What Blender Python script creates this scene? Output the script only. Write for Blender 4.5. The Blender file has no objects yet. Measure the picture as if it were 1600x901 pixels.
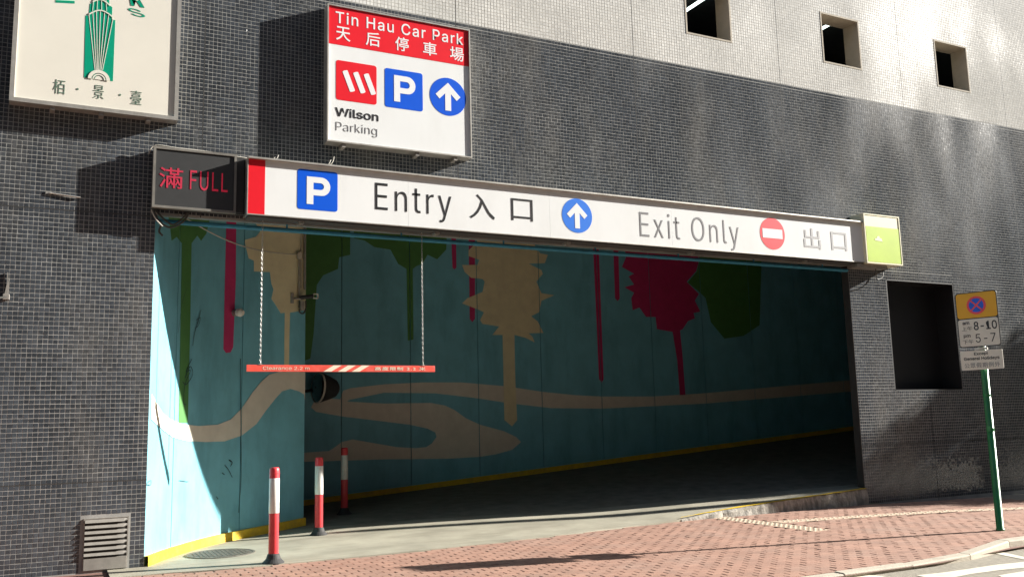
import bpy, bmesh, math, random
import numpy as np
from mathutils import Vector, Matrix
from mathutils.geometry import tessellate_polygon
random.seed(7); rng = np.random.default_rng(7)
S = bpy.context.scene; C = S.collection
# ------------------------------------------------------------ camera, world, sun, exposure
W, H, FOC, HC = 1600, 901, 1413.07, 1.5
YAW, PITCH, ROLL = -0.469383, 0.144985, -0.024573
def _rot():
    cy, sy = math.cos(YAW), math.sin(YAW)
    fwd = Vector((-sy*math.cos(PITCH), cy*math.cos(PITCH), math.sin(PITCH)))
    r = Vector((cy, sy, 0)); u = r.cross(fwd)
    return (r*math.cos(ROLL)+u*math.sin(ROLL), u*math.cos(ROLL)-r*math.sin(ROLL), fwd)
CR, CU, CF = _rot()
cam_d = bpy.data.cameras.new('camera'); cam = bpy.data.objects.new('camera', cam_d); C.objects.link(cam)
M = Matrix((CR, CU, -CF)).transposed().to_4x4(); M.translation = (0, 0, HC); cam.matrix_world = M
cam_d.sensor_width = 36; cam_d.lens = FOC/W*36; cam_d.clip_start = .05; cam_d.clip_end = 3000
S.camera = cam
SUN = Vector((2.4, -.52, 1.0))                      # towards the sun
elev = math.atan2(SUN.z, math.hypot(SUN.x, SUN.y)); 
w = bpy.data.worlds.new('World'); S.world = w; w.use_nodes = True
nt = w.node_tree; sky = nt.nodes.new('ShaderNodeTexSky'); sky.sky_type = 'NISHITA'; sky.sun_disc = False
sky.sun_elevation = elev; sky.sun_rotation = math.atan2(SUN.x, SUN.y); sky.air_density = 1.0; sky.dust_density = 1.5
nt.links.new(sky.outputs[0], nt.nodes['Background'].inputs[0]); nt.nodes['Background'].inputs[1].default_value = .05
sd = bpy.data.lights.new('sun', 'SUN'); sd.energy = 5.0; sd.angle = math.radians(.5); sd.color = (1, .955, .88)
so = bpy.data.objects.new('sun', sd); C.objects.link(so); so.rotation_euler = SUN.to_track_quat('Z', 'Y').to_euler(); so.location = (20, -5, 20)
S.view_settings.view_transform = 'Standard'; S.view_settings.look = 'None'; S.view_settings.gamma = 1
S.view_settings.exposure = 1.6
# ------------------------------------------------------------ helpers
D = 11.051                                           # distance of the tiled facade from the viewer
def ray(px, py): return CR*((px-W/2)/FOC) - CU*((py-H/2)/FOC) + CF
def F(px, py, y=D): d = ray(px, py); d = d*(y/d.y); return d.x, d.z+HC        # a measured point -> (x, z) on the plane at y
def G(px, py, z=0): d = ray(px, py); d = d*((z-HC)/d.z); return d.x, d.y
def tag(o, label=None, cat=None, group=None, kind=None):
    for k, v in (('label', label), ('category', cat), ('group', group), ('kind', kind)):
        if v: o[k] = v
    return o
def thing(name, label, cat, loc=(0, 0, 0), rz=0, group=None):
    o = bpy.data.objects.new(name, None); C.objects.link(o); o.location = loc; o.rotation_euler = (0, 0, rz)
    o.empty_display_size = .2
    return tag(o, label, cat, group)
def off(p):
    v = Vector()
    while p: v += p.location; p = p.parent
    return v
def obj(name, vf, mat, parent=None, local=False, kind=None, label=None, smooth=False):
    v, f = vf; m = bpy.data.meshes.new(name)
    if parent and not local:
        o_ = off(parent); v = [(a[0]-o_.x, a[1]-o_.y, a[2]-o_.z) for a in v]
    m.from_pydata([tuple(a) for a in v], [], f); m.update()
    if mat: m.materials.append(mat)
    if smooth: m.shade_smooth()
    o = bpy.data.objects.new(name, m); C.objects.link(o); o.parent = parent
    return tag(o, label, kind=kind)
def multi(name, shapes, m, parent, **k): return [obj(name, q, m, parent, **k) for q in shapes]
def add(*parts):
    V, Fc = [], []
    for v, f in parts:
        n = len(V); V += list(v); Fc += [tuple(i+n for i in q) for q in f]
    return V, Fc
def box(x0, x1, y0, y1, z0, z1, b=0):
    x0, x1 = sorted((x0, x1)); y0, y1 = sorted((y0, y1)); z0, z1 = sorted((z0, z1))
    if b <= 0:
        v = [(x, y, z) for z in (z0, z1) for y in (y0, y1) for x in (x0, x1)]
        return v, [(0, 2, 3, 1), (4, 5, 7, 6), (0, 1, 5, 4), (1, 3, 7, 5), (3, 2, 6, 7), (2, 0, 4, 6)]
    bm = bmesh.new(); bmesh.ops.create_cube(bm, size=1)
    for q in bm.verts: q.co = ((x0+x1)/2+q.co.x*(x1-x0), (y0+y1)/2+q.co.y*(y1-y0), (z0+z1)/2+q.co.z*(z1-z0))
    bmesh.ops.bevel(bm, geom=bm.edges[:], offset=b, segments=2, affect='EDGES', profile=.6)
    return frombm(bm)
def frombm(bm):
    bm.verts.index_update(); r = ([tuple(q.co) for q in bm.verts], [tuple(q.index for q in f.verts) for f in bm.faces]); bm.free(); return r
def lathe(prof, cx, cy, z=0, n=24):
    v, f = [], []
    for r, h in prof:
        for k in range(n): a = 2*math.pi*k/n; v.append((cx+r*math.cos(a), cy+r*math.sin(a), z+h))
    for i in range(len(prof)-1):
        for k in range(n): f.append((i*n+k, i*n+(k+1) % n, (i+1)*n+(k+1) % n, (i+1)*n+k))
    f.append(tuple(range(n))[::-1]); f.append(tuple((len(prof)-1)*n+k for k in range(n)))
    return v, f
def tube(pts, r, n=8):
    pts = [Vector(p) for p in pts]; v, f = [], []
    for i, p in enumerate(pts):
        t = (pts[min(i+1, len(pts)-1)]-pts[max(i-1, 0)]).normalized()
        a = t.cross(Vector((0, 0, 1))); a = t.cross(Vector((1, 0, 0))) if a.length < .1 else a; a.normalize(); b = t.cross(a)
        rr = r[i] if isinstance(r, (list, tuple)) else r
        for k in range(n): q = 2*math.pi*k/n; v.append(tuple(p+a*rr*math.cos(q)+b*rr*math.sin(q)))
    for i in range(len(pts)-1):
        for k in range(n): f.append((i*n+k, i*n+(k+1) % n, (i+1)*n+(k+1) % n, (i+1)*n+k))
    f.append(tuple(range(n))); f.append(tuple((len(pts)-1)*n+k for k in range(n))[::-1])
    return v, f
def prism(poly, y0, y1):
    """flat outline (x, z) given thickness from y0 (front) to y1"""
    tris = tessellate_polygon([[Vector((a, b, 0)) for a, b in poly]]); n = len(poly)
    v = [(a, y0, b) for a, b in poly] + [(a, y1, b) for a, b in poly]
    f = [tuple(t) for t in tris] + [tuple(i+n for i in t) for t in tris] + [(i, (i+1) % n, (i+1) % n+n, i+n) for i in range(n)]
    return v, f
def rrect(x0, x1, z0, z1, r, n=6):
    p = []
    for cx, cz, a0 in ((x1-r, z1-r, 0), (x0+r, z1-r, 90), (x0+r, z0+r, 180), (x1-r, z0+r, 270)):
        for k in range(n+1): a = math.radians(a0+90*k/n); p.append((cx+r*math.cos(a), cz+r*math.sin(a)))
    return p
def disc(cx, cz, rx, rz, n=40): return [(cx+rx*math.cos(2*math.pi*k/n), cz+rz*math.sin(2*math.pi*k/n)) for k in range(n)]
def crom(P, n):
    out = []; P = [Vector(p) for p in P]; P = [P[0]*2-P[1]]+P+[P[-1]*2-P[-2]]
    for i in range(1, len(P)-2):
        for k in range(n):
            t = k/n; a, b, c, d = P[i-1:i+3]
            out.append(.5*((2*b)+(c-a)*t+(2*a-5*b+4*c-d)*t*t+(3*b-a-3*c+d)*t**3))
    return out+[P[-2]]
_tc = {}
try:      # the interface typeface that ships inside Blender itself; the built-in default otherwise
    FONT = bpy.data.fonts.load(bpy.utils.system_resource('DATAFILES', path='fonts')+'/Inter.woff2')
except Exception:
    FONT = None
def glyphs(s, bold=0., shear=0., space=1.):
    key = (s, bold, shear, space)
    if key not in _tc:
        c = bpy.data.curves.new('t', 'FONT'); c.body = s; c.size = 1; c.offset = bold; c.shear = shear; c.space_character = space; c.resolution_u = 4
        if FONT and s.isascii(): c.font = FONT
        o = bpy.data.objects.new('t', c); C.objects.link(o); dg = bpy.context.evaluated_depsgraph_get(); dg.update()
        m = bpy.data.meshes.new_from_object(o.evaluated_get(dg)); bpy.data.objects.remove(o)
        v = [(q.co.x, q.co.y) for q in m.vertices]; f = [tuple(p.vertices) for p in m.polygons]; bpy.data.meshes.remove(m)
        a = np.array(v); lo, hi = a.min(0), a.max(0); _tc[key] = ((a-lo)/np.maximum(hi-lo, 1e-6), f)
    return _tc[key]
def text(name, s, x0, x1, z0, z1, y, mat, parent, bold=0., shear=0., space=1., local=False, depth=.0015, label=None):
    a, f = glyphs(s, bold, shear, space)
    n = len(a); v = [(x0+(x1-x0)*u, y, z0+(z1-z0)*t) for u, t in a]
    # give the cut lettering a hair of thickness
    cnt = {}
    for q in f:
        for i in range(len(q)):
            e = (q[i], q[(i+1) % len(q)]); k = tuple(sorted(e)); cnt[k] = None if k in cnt else e
    v2 = v+[(p[0], y+depth, p[2]) for p in v]; f2 = list(f)+[(e[1], e[0], e[0]+n, e[1]+n) for e in cnt.values() if e]
    return obj(name, (v2, f2), mat, parent, local=local, label=label)
def textpx(name, s, xl, xr, yt, yb, xa, y, mat, parent, **k):
    """xl..xr measured extents, yt / yb measured top and bottom where x = xa"""
    return text(name, s, F(xl, (yt+yb)/2, y)[0], F(xr, (yt+yb)/2, y)[0], F(xa, yb, y)[1], F(xa, yt, y)[1], y, mat, parent, **k)
# ------------------------------------------------------------ materials
def mat(name, col, rough=.6, metal=0, var=.12, scale=6, bump=0, bscale=40, stretch=None, emit=None, dirt=None, spec=.5, island=0, rvar=0, coat=0):
    m = bpy.data.materials.new(name); m.use_nodes = True; N = m.node_tree.nodes; L = m.node_tree.links; b = N['Principled BSDF']
    b.inputs['Roughness'].default_value = rough; b.inputs['Metallic'].default_value = metal; b.inputs['Specular IOR Level'].default_value = spec
    b.inputs['Coat Weight'].default_value = coat
    tc = N.new('ShaderNodeTexCoord'); mp = N.new('ShaderNodeMapping'); geo = N.new('ShaderNodeNewGeometry'); L.new(geo.outputs['Position'], mp.inputs[0])
    if stretch: mp.inputs['Scale'].default_value = stretch
    nz = N.new('ShaderNodeTexNoise'); nz.inputs['Scale'].default_value = scale; nz.inputs['Detail'].default_value = 6; nz.inputs['Roughness'].default_value = .6; L.new(mp.outputs[0], nz.inputs[0])
    mx = N.new('ShaderNodeMix'); mx.data_type = 'RGBA'
    mx.inputs[6].default_value = tuple(c*(1-var) for c in col)+(1,); mx.inputs[7].default_value = tuple(min(1, c*(1+var)) for c in col)+(1,)
    cr = N.new('ShaderNodeMapRange'); cr.inputs[1].default_value = .3; cr.inputs[2].default_value = .7; L.new(nz.outputs[0], cr.inputs[0]); L.new(cr.outputs[0], mx.inputs[0])
    out = mx.outputs[2]
    if dirt:
        dc, amt, ds, dst = dirt
        n2 = N.new('ShaderNodeTexNoise'); n2.inputs['Scale'].default_value = ds; n2.inputs['Detail'].default_value = 8; n2.inputs['Roughness'].default_value = .65
        mp2 = N.new('ShaderNodeMapping'); mp2.inputs['Scale'].default_value = dst; L.new(geo.outputs['Position'], mp2.inputs[0]); L.new(mp2.outputs[0], n2.inputs[0])
        r2 = N.new('ShaderNodeMapRange'); r2.inputs[1].default_value = .48; r2.inputs[2].default_value = .75; r2.inputs[4].default_value = amt; L.new(n2.outputs[0], r2.inputs[0])
        m2 = N.new('ShaderNodeMix'); m2.data_type = 'RGBA'; L.new(r2.outputs[0], m2.inputs[0]); L.new(out, m2.inputs[6]); m2.inputs[7].default_value = tuple(dc)+(1,); out = m2.outputs[2]
    if island:
        oi = N.new('ShaderNodeObjectInfo'); ad = N.new('ShaderNodeMath'); ad.operation = 'ADD'; L.new(geo.outputs['Random Per Island'], ad.inputs[0]); L.new(oi.outputs['Random'], ad.inputs[1])
        fr = N.new('ShaderNodeMath'); fr.operation = 'FRACT'; L.new(ad.outputs[0], fr.inputs[0])
        hv = N.new('ShaderNodeHueSaturation'); mr = N.new('ShaderNodeMapRange'); mr.inputs[3].default_value = 1-island; mr.inputs[4].default_value = 1+island
        L.new(fr.outputs[0], mr.inputs[0]); L.new(mr.outputs[0], hv.inputs['Value']); L.new(out, hv.inputs['Color']); out = hv.outputs[0]
    L.new(out, b.inputs['Base Color'])
    if rvar:
        rr = N.new('ShaderNodeMapRange'); rr.inputs[1].default_value = .3; rr.inputs[2].default_value = .7; rr.inputs[3].default_value = max(.02, rough-rvar); rr.inputs[4].default_value = rough+rvar
        n3 = N.new('ShaderNodeTexNoise'); n3.inputs['Scale'].default_value = scale*.5; L.new(mp.outputs[0], n3.inputs[0]); L.new(n3.outputs[0], rr.inputs[0]); L.new(rr.outputs[0], b.inputs['Roughness'])
    if bump:
        bn = N.new('ShaderNodeTexNoise'); bn.inputs['Scale'].default_value = bscale; bn.inputs['Detail'].default_value = 5; L.new(geo.outputs['Position'], bn.inputs[0])
        bp = N.new('ShaderNodeBump'); bp.inputs['Strength'].default_value = bump; bp.inputs['Distance'].default_value = .01; L.new(bn.outputs[0], bp.inputs['Height']); L.new(bp.outputs[0], b.inputs['Normal'])
    if emit:
        b.inputs['Emission Color'].default_value = tuple(emit[:3])+(1,); b.inputs['Emission Strength'].default_value = emit[3]
    return m
X = {}
X['dtile'] = mat('dark_mosaic', (.054, .062, .073), .17, spec=.5, var=.35, scale=1.2, stretch=(1, 1, .35), island=.24, dirt=((.15, .145, .135), .7, 1.3, (1.2, 1, .35)), rvar=.10)
X['ltile'] = mat('beige_mosaic', (.69, .68, .645), .2, spec=.4, var=.08, scale=1.0, stretch=(1, 1, .6), island=.07, rvar=.14)
X['dgrout'] = mat('dark_wall_grout', (.32, .32, .305), .9, var=.2, scale=3, dirt=((.14, .13, .12), .6, 1.1, (1, 1, .4)))
X['lgrout'] = mat('beige_wall_grout', (.44, .42, .375), .9, var=.1, scale=3)
X['joint'] = mat('joint_sealant', (.035, .034, .032), .8)
X['reveal'] = mat('beige_plaster', (.47, .42, .34), .85, var=.1, scale=4, bump=.2)
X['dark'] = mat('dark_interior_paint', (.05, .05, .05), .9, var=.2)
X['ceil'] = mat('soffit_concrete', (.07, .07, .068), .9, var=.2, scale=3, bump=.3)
X['teal'] = mat('teal_wall_paint', (.17, .47, .57), .55, var=.1, scale=2.2, bump=.15, bscale=25, dirt=((.08, .26, .33), .65, 2.2, (1.2, 1.2, .35)))
X['cream'] = mat('cream_mural_paint', (.70, .65, .42), .6, var=.07, scale=5, bump=.1, dirt=((.5, .44, .3), .4, 2, (1, 1, .4)))
X['grey'] = mat('stone_mural_paint', (.66, .63, .54), .6, var=.07, scale=5, bump=.1, dirt=((.52, .49, .41), .3, 2, (1, 1, .4)))
X['green'] = mat('green_mural_paint', (.075, .235, .06), .6, var=.1, scale=5, bump=.1)
X['magenta'] = mat('magenta_mural_paint', (.50, .03, .14), .6, var=.1, scale=5, bump=.1)
X['ink'] = mat('graffiti_ink', (.02, .05, .06), .6)
X['yellow'] = mat('yellow_kerb_paint', (.75, .50, .02), .6, var=.12, scale=12, bump=.3, dirt=((.35, .25, .08), .6, 5, (1, 1, 1)))
X['drive'] = mat('driveway_concrete', (.31, .29, .225), .85, var=.22, scale=1.6, bump=.35, bscale=60, dirt=((.17, .155, .11), .75, 1.8, (.5, 1.4, 1)))
X['paver'] = mat('red_paver', (.32, .18, .13), .85, var=.13, scale=2.5, bump=.3, bscale=80, island=.10, dirt=((.30, .22, .18), .5, 1.2, (1, 1, 1)))
X['bed'] = mat('paver_bed', (.17, .085, .065), .95, var=.3, scale=8)
X['asphalt'] = mat('road_asphalt', (.27, .245, .195), .9, var=.2, scale=20, bump=.6, bscale=150)
X['rfloor'] = mat('shade_toned_ramp', (.21, .19, .15), .9, var=.25, scale=4, bump=.5, bscale=120)  # ramp floor toned darker than the driveway to deepen the shade inside
X['kerb'] = mat('kerb_concrete', (.46, .41, .33), .85, var=.2, scale=6, bump=.4, bscale=50, dirt=((.17, .15, .12), .5, 6, (1, 1, 1)))
X['mark'] = mat('road_marking_paint', (.70, .66, .54), .7, var=.1, scale=10, dirt=((.3, .28, .22), .6, 5, (1, 1, 1)))
X['tact'] = mat('tactile_paver', (.50, .37, .27), .8, var=.12, scale=9)
X['stud'] = mat('tactile_stud', (.62, .54, .40), .7, var=.15, scale=20)
X['rough'] = mat('broken_concrete', (.33, .31, .27), .95, var=.5, scale=14, stretch=(1, 1, .3), bump=1, bscale=30, dirt=((.05, .05, .045), .9, 9, (1, 1, .3)))
X['alu'] = mat('aluminium', (.50, .48, .44), .45, metal=.6, var=.12, scale=10, dirt=((.25, .22, .18), .5, 7, (1, 1, .3)))
X['galv'] = mat('galvanised_steel', (.36, .34, .31), .55, metal=.5, var=.2, scale=12, dirt=((.16, .13, .10), .5, 9, (1, 1, .5)))
X['vent'] = mat('vent_paint', (.25, .235, .21), .6, var=.12, scale=12)
X['beige'] = mat('beige_acrylic', (.78, .75, .66), .35, var=.03, scale=2)
X['white'] = mat('white_acrylic', (.84, .86, .86), .3, var=.015, scale=2, dirt=((.6, .6, .57), .2, 2, (1, 1, .3)))
X['red'] = mat('red_vinyl', (.80, .012, .025), .35, var=.04, scale=4)
X['blue'] = mat('blue_vinyl', (.0, .10, .72), .35, var=.04, scale=4)
X['lblue'] = mat('light_blue_vinyl', (.03, .20, .80), .35, var=.04, scale=4)
X['pred'] = mat('faded_red_vinyl', (.85, .07, .09), .35, var=.04, scale=4)
X['black'] = mat('black_vinyl', (.015, .015, .017), .4, var=.05)
X['g1'] = mat('grey_vinyl', (.20, .20, .21), .4, var=.05)
X['g2'] = mat('faded_grey_vinyl', (.38, .38, .39), .4, var=.05)
X['wvinyl'] = mat('white_vinyl', (.86, .87, .88), .35, var=.02)
X['lgreen'] = mat('green_vinyl', (.0, .32, .19), .35, var=.05)
X['dgreen'] = mat('dull_green_print', (.12, .20, .15), .4, var=.05)
X['lime'] = mat('lime_acrylic', (.48, .66, .07), .35, var=.06, scale=3)
X['cacr'] = mat('cream_acrylic', (.84, .80, .58), .35, var=.04, scale=3)
X['ledface'] = mat('led_matrix_face', (.04, .041, .042), .5, var=.1, scale=9)
X['ledred'] = mat('red_led', (.35, .02, .05), .5, emit=(1, .03, .08, .07))
X['frame'] = mat('painted_steel_frame', (.20, .19, .17), .55, metal=.2, var=.15, scale=9, dirt=((.3, .28, .24), .4, 8, (1, 1, .3)))
X['dbox'] = mat('dark_steel_housing', (.03, .03, .03), .7, var=.2)
X['barred'] = mat('red_reflective_sheet', (.80, .09, .06), .45, var=.12, scale=7, dirt=((.75, .35, .3), .4, 6, (1, 1, 1)))
X['barcream'] = mat('cream_reflective_sheet', (.82, .74, .58), .45, var=.08, scale=7)
X['chain'] = mat('chain_steel', (.5, .5, .48), .4, metal=.8, var=.2, scale=30)
X['bred'] = mat('red_bollard_plastic', (.62, .045, .055), .42, var=.1, scale=9, dirt=((.35, .06, .06), .4, 12, (1, 1, .3)))
X['bwhite'] = mat('white_reflective_sleeve', (.72, .72, .68), .35, var=.06, scale=9, dirt=((.35, .33, .3), .5, 14, (1, 1, .2)))
X['rubber'] = mat('black_rubber', (.03, .03, .03), .75, var=.3, scale=15)
X['pgreen'] = mat('green_pole_paint', (.01, .20, .055), .35, var=.12, scale=9, dirt=((.10, .13, .08), .5, 12, (1, 1, .3)))
X['pyel'] = mat('yellow_plate', (.80, .42, .015), .45, var=.04)
X['pwhite'] = mat('white_plate', (.75, .72, .64), .45, var=.05)
X['iron'] = mat('cast_iron', (.13, .12, .10), .7, metal=.3, var=.3, scale=30, bump=.5, dirt=((.3, .27, .2), .5, 12, (1, 1, 1)))
X['cable'] = mat('cable_sheath', (.06, .06, .055), .6, var=.2)
X['lcable'] = mat('pale_cable', (.45, .43, .38), .6, var=.2)
X['bluep'] = mat('blue_painted_pipe', (.03, .22, .34), .5, var=.2, scale=8)
X['tube'] = mat('lit_tube', (.8, .85, .8), .5, emit=(.85, 1, .92, 1.1))
X['leaf'] = mat('leaf', (.05, .10, .03), .6, var=.4, scale=3)
X['bark'] = mat('bark', (.12, .09, .06), .9, var=.3, scale=10, bump=.6)
X['far'] = mat('far_render', (.13, .12, .11), .85, var=.1, scale=.5)
X['glass'] = mat('far_glass', (.05, .07, .08), .1, var=.1)
X['mirror'] = mat('mirror_face', (.25, .27, .28), .12, metal=.9, var=.05)
# ------------------------------------------------------------ the car park building
PX0, PX1, PZ = .97, 12.07, 3.98                      # portal
WIN = (12.97, 14.72, 1.85, 3.80)                  # dark window right of the portal
ZB, ZT = 7.06, 12.0                                  # dark tiles below ZB, beige above
UW = [(x, x+.95, 7.61, 8.56) for x in (8.87, 11.87, 14.82, 17.82)]
XL, XR, TH = -9.0, 60.0, .12
bld = thing('car_park_building', 'multi storey car park clad in dark grey mosaic below and beige mosaic above', 'building', (6.5, D, 0))
def slab(holes, x0, x1, z0, z1, y0, y1):
    xs = sorted({x0, x1, *[a for h in holes for a in h[:2] if x0 < a < x1]}); out = []
    for a, b in zip(xs, xs[1:]):
        mid = (a+b)/2; zs = sorted([(h[2], h[3]) for h in holes if h[0] < mid < h[1]]); z = z0
        for p, q in zs:
            if p > z: out.append(box(a, b, y0, y1, z, p))
            z = max(z, q)
        if z < z1: out.append(box(a, b, y0, y1, z, z1))
    return add(*out)
lowh = [(PX0, PX1, -1, PZ), WIN]
lw = obj('lower_wall', slab(lowh, XL, XR, -.6, ZB, D, D+TH), X['dgrout'], bld, label='wall faced in dark grey mosaic')
uw = obj('upper_wall', slab(UW, XL, XR, ZB+.002, ZT, D, D+TH), X['lgrout'], bld, label='wall faced in beige mosaic')
VJ = [1.47, 4.82, 7.82, 10.82, 13.82, 16.77, 19.82]; HJ = [.95, 3.95, 7.0]
def mosaic(name, x0, x1, z0, z1, holes, m, parent, pitch=.05, gap=.006, hb=.0006, jz=HJ):
    nx, nz = int(round((x1-x0)/pitch)), int(round((z1-z0)/pitch))
    cx = x0+pitch*(np.arange(nx)+.5); cz = z0+pitch*(np.arange(nz)+.5); CX, CZ = np.meshgrid(cx, cz); CX = CX.ravel(); CZ = CZ.ravel()
    keep = np.ones(len(CX), bool); h2 = pitch*.42
    for h in holes: keep &= ~((CX+h2 > h[0]) & (CX-h2 < h[1]) & (CZ+h2 > h[2]) & (CZ-h2 < h[3]))
    CX, CZ = CX[keep], CZ[keep]; n = len(CX)
    CX = CX+rng.normal(0, .0006, n); CZ = CZ+rng.normal(0, .0006, n)
    def squeeze(c, js):                                  # tiles beside a movement joint are cut slightly narrower
        lo = c-(pitch-gap)/2; hi = c+(pitch-gap)/2
        for j in js:
            k = (lo < j+.006) & (hi > j-.006); left = k & (c < j)
            hi = np.where(left, np.minimum(hi, j-.006), hi); lo = np.where(k & ~left, np.maximum(lo, j+.006), lo)
        return lo, hi
    xl, xh = squeeze(CX, VJ); zl, zh = squeeze(CZ, jz)
    co = np.zeros((n, 8, 3)); b = .001
    tx, tz = rng.normal(0, .008, n), rng.normal(0, .008, n)
    for _ in range(14):                                  # the wall is hand laid: slow undulations tilt whole patches of tiles
        ka, kb, ph = rng.uniform(-4, 4), rng.uniform(-5, 5), rng.uniform(0, 6.28); wv = np.cos(ka*CX+kb*CZ+ph)*.0028
        tx += wv*ka/4; tz += wv*kb/4
    for k, (sx, sz) in enumerate(((0, 0), (1, 0), (1, 1), (0, 1))):
        x = np.where(sx, xh, xl); z = np.where(sz, zh, zl)
        co[:, k, 0] = x; co[:, k, 2] = z; co[:, k, 1] = D+.0005
        ix = (1 if sx == 0 else -1)*b; iz = (1 if sz == 0 else -1)*b
        co[:, k+4, 0] = x+ix; co[:, k+4, 2] = z+iz
        co[:, k+4, 1] = D-hb-.0006+(sx-.5)*tx*(pitch-gap)+(sz-.5)*tz*(pitch-gap)
    fc = np.array([[4, 5, 6, 7], [0, 1, 5, 4], [1, 2, 6, 5], [2, 3, 7, 6], [3, 0, 4, 7]])
    idx = (fc[None]+8*np.arange(n)[:, None, None]).reshape(-1)
    o_ = off(parent); co = co.reshape(-1, 3)-np.array([o_.x, o_.y, o_.z])
    me = bpy.data.meshes.new(name); me.vertices.add(8*n); me.vertices.foreach_set('co', co.astype(np.float32).ravel())
    me.loops.add(len(idx)); me.loops.foreach_set('vertex_index', idx.astype(np.int32)); me.polygons.add(5*n)
    me.polygons.foreach_set('loop_start', (4*np.arange(5*n)).astype(np.int32)); me.update(calc_edges=True); me.validate(); me.shade_flat()
    me.materials.append(m); o = bpy.data.objects.new(name, me); C.objects.link(o); o.parent = parent; return tag(o, kind='stuff')
VENT = (.35, .80, .02, .565)
mosaic('mosaic_tiles', -3.03, 21.02, 0.0, ZB-.01, lowh+[VENT], X['dtile'], lw)
mosaic('mosaic_tiles', -3.03, 21.02, ZB, 11.01, UW, X['ltile'], uw, jz=[])
jb = []
for j in VJ:
    if PX0 < j < PX1: jb.append(box(j-.005, j+.005, D-.001, D+.01, PZ, ZB))
    elif WIN[0] < j < WIN[1]: jb += [box(j-.005, j+.005, D-.001, D+.01, -.1, WIN[2]), box(j-.005, j+.005, D-.001, D+.01, WIN[3], ZB)]
    else: jb.append(box(j-.005, j+.005, D-.001, D+.01, -.1, ZB))
for z in HJ[:2]:
    for a, b in ((-3, PX0), (PX1, 21 if z < 1.5 else WIN[0]), (WIN[1], 21)):
        jb.append(box(a, b, D-.0014, D+.01, z-.005, z+.005))
multi('movement_joint', jb, X['joint'], lw)
multi('movement_joint', [box(j-.004, j+.004, D-.001, D+.01, ZB, 11) for j in VJ], X['joint'], uw)
# portal trim: lintel soffit, right jamb facing, window reveals
obj('jamb', box(PX1-.012, PX1-.001, D+.003, D+TH+.02, .12, PZ+.3), X['dbox'], bld, label='dark painted jamb at the right side of the portal')
obj('window_reveal', add(box(WIN[0], WIN[0]+.02, D+.002, D+.4, WIN[2], WIN[3]), box(WIN[1]-.02, WIN[1], D+.002, D+.4, WIN[2], WIN[3]), box(WIN[0], WIN[1], D+.002, D+.4, WIN[2]-.001, WIN[2]+.02), box(WIN[0], WIN[1], D+.002, D+.4, WIN[3]-.02, WIN[3]+.001)), X['black'], bld, label='dark steel lining of the unglazed window')
obj('window_backing', box(WIN[0]-.05, WIN[1]+.05, D+.4, D+.45, WIN[2]-.05, WIN[3]+.05), X['black'], bld, label='dark panel added behind the unglazed window to block the sun')  # added panel, keeps sun from falling through onto the ramp
wd = .33
for h in UW:
    r = obj('window', add(box(h[0]+.001, h[0]+.03, D-.006, D+wd, h[2], h[3]), box(h[1]-.03, h[1]-.001, D-.006, D+wd, h[2], h[3]), box(h[0]+.03, h[1]-.03, D-.0055, D+wd, h[2]+.001, h[2]+.03), box(h[0]+.03, h[1]-.03, D-.0055, D+wd, h[3]-.03, h[3]-.001)), X['reveal'], bld, label='square unglazed opening with beige plaster reveals')
    obj('sill', box(h[0]+.03, h[1]-.03, D+wd-.06, D+wd, h[2]+.03, h[2]+.075), X['galv'], r)
# parking deck behind the square windows
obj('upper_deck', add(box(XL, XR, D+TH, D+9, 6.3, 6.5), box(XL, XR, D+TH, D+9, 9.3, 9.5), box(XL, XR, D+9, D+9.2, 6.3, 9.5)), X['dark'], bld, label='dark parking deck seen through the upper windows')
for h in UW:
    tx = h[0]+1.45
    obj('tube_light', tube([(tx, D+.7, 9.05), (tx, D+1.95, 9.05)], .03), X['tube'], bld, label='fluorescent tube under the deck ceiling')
# interior of the ramp
YB = 16.0; XE = 27.0; ZC = 5.6
def floor_z(x, y):
    f = max(0., (x-7.4)*.052); f = f if x > 8 else max(0, (x-6.8)**2*.0217 if x > 6.8 else 0)
    b = .186+.0715*(x-4.76); t = min(1.6, max(0, (y-D)/5)); return (1-t)*f+t*max(b, -.1)
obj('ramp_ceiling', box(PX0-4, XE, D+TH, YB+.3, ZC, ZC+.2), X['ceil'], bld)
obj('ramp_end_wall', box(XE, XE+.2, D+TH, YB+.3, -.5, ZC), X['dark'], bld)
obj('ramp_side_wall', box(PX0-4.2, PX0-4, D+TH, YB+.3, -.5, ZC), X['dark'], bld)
BJ = [16*r for r in (.115, .2015, .289, .3715, .4585, .5455, .6335, .7165, .803, .89, .977, 1.064, 1.151)]
def sheet_from(poly, mapper, cuts, joints, hw=.007):
    """flat painted outline in wall coordinates (u, z), cut at panel joints and bent onto the wall"""
    tris = tessellate_polygon([[Vector((a, b, 0)) for a, b in poly]])
    bm = bmesh.new(); vs = [bm.verts.new((a, b, 0)) for a, b in poly]
    for t in tris:
        try: bm.faces.new([vs[i] for i in t])
        except ValueError: pass
    for c in cuts+[j+s*hw for j in joints for s in (-1, 1)]:
        bmesh.ops.bisect_plane(bm, geom=bm.verts[:]+bm.edges[:]+bm.faces[:], plane_co=(c, 0, 0), plane_no=(1, 0, 0))
    kill = [f for f in bm.faces if any(abs(f.calc_center_median().x-j) < hw for j in joints)]
    bmesh.ops.delete(bm, geom=kill, context='FACES')
    ex = bmesh.ops.extrude_face_region(bm, geom=bm.faces[:]); top = {g for g in ex['geom'] if isinstance(g, bmesh.types.BMVert)}
    for v in bm.verts: v.co.z = .0035 if v in top else 0
    bmesh.ops.recalc_face_normals(bm, faces=bm.faces[:])
    for v in bm.verts: v.co = mapper(v.co.x, v.co.y, v.co.z)
    return frombm(bm)
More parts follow.
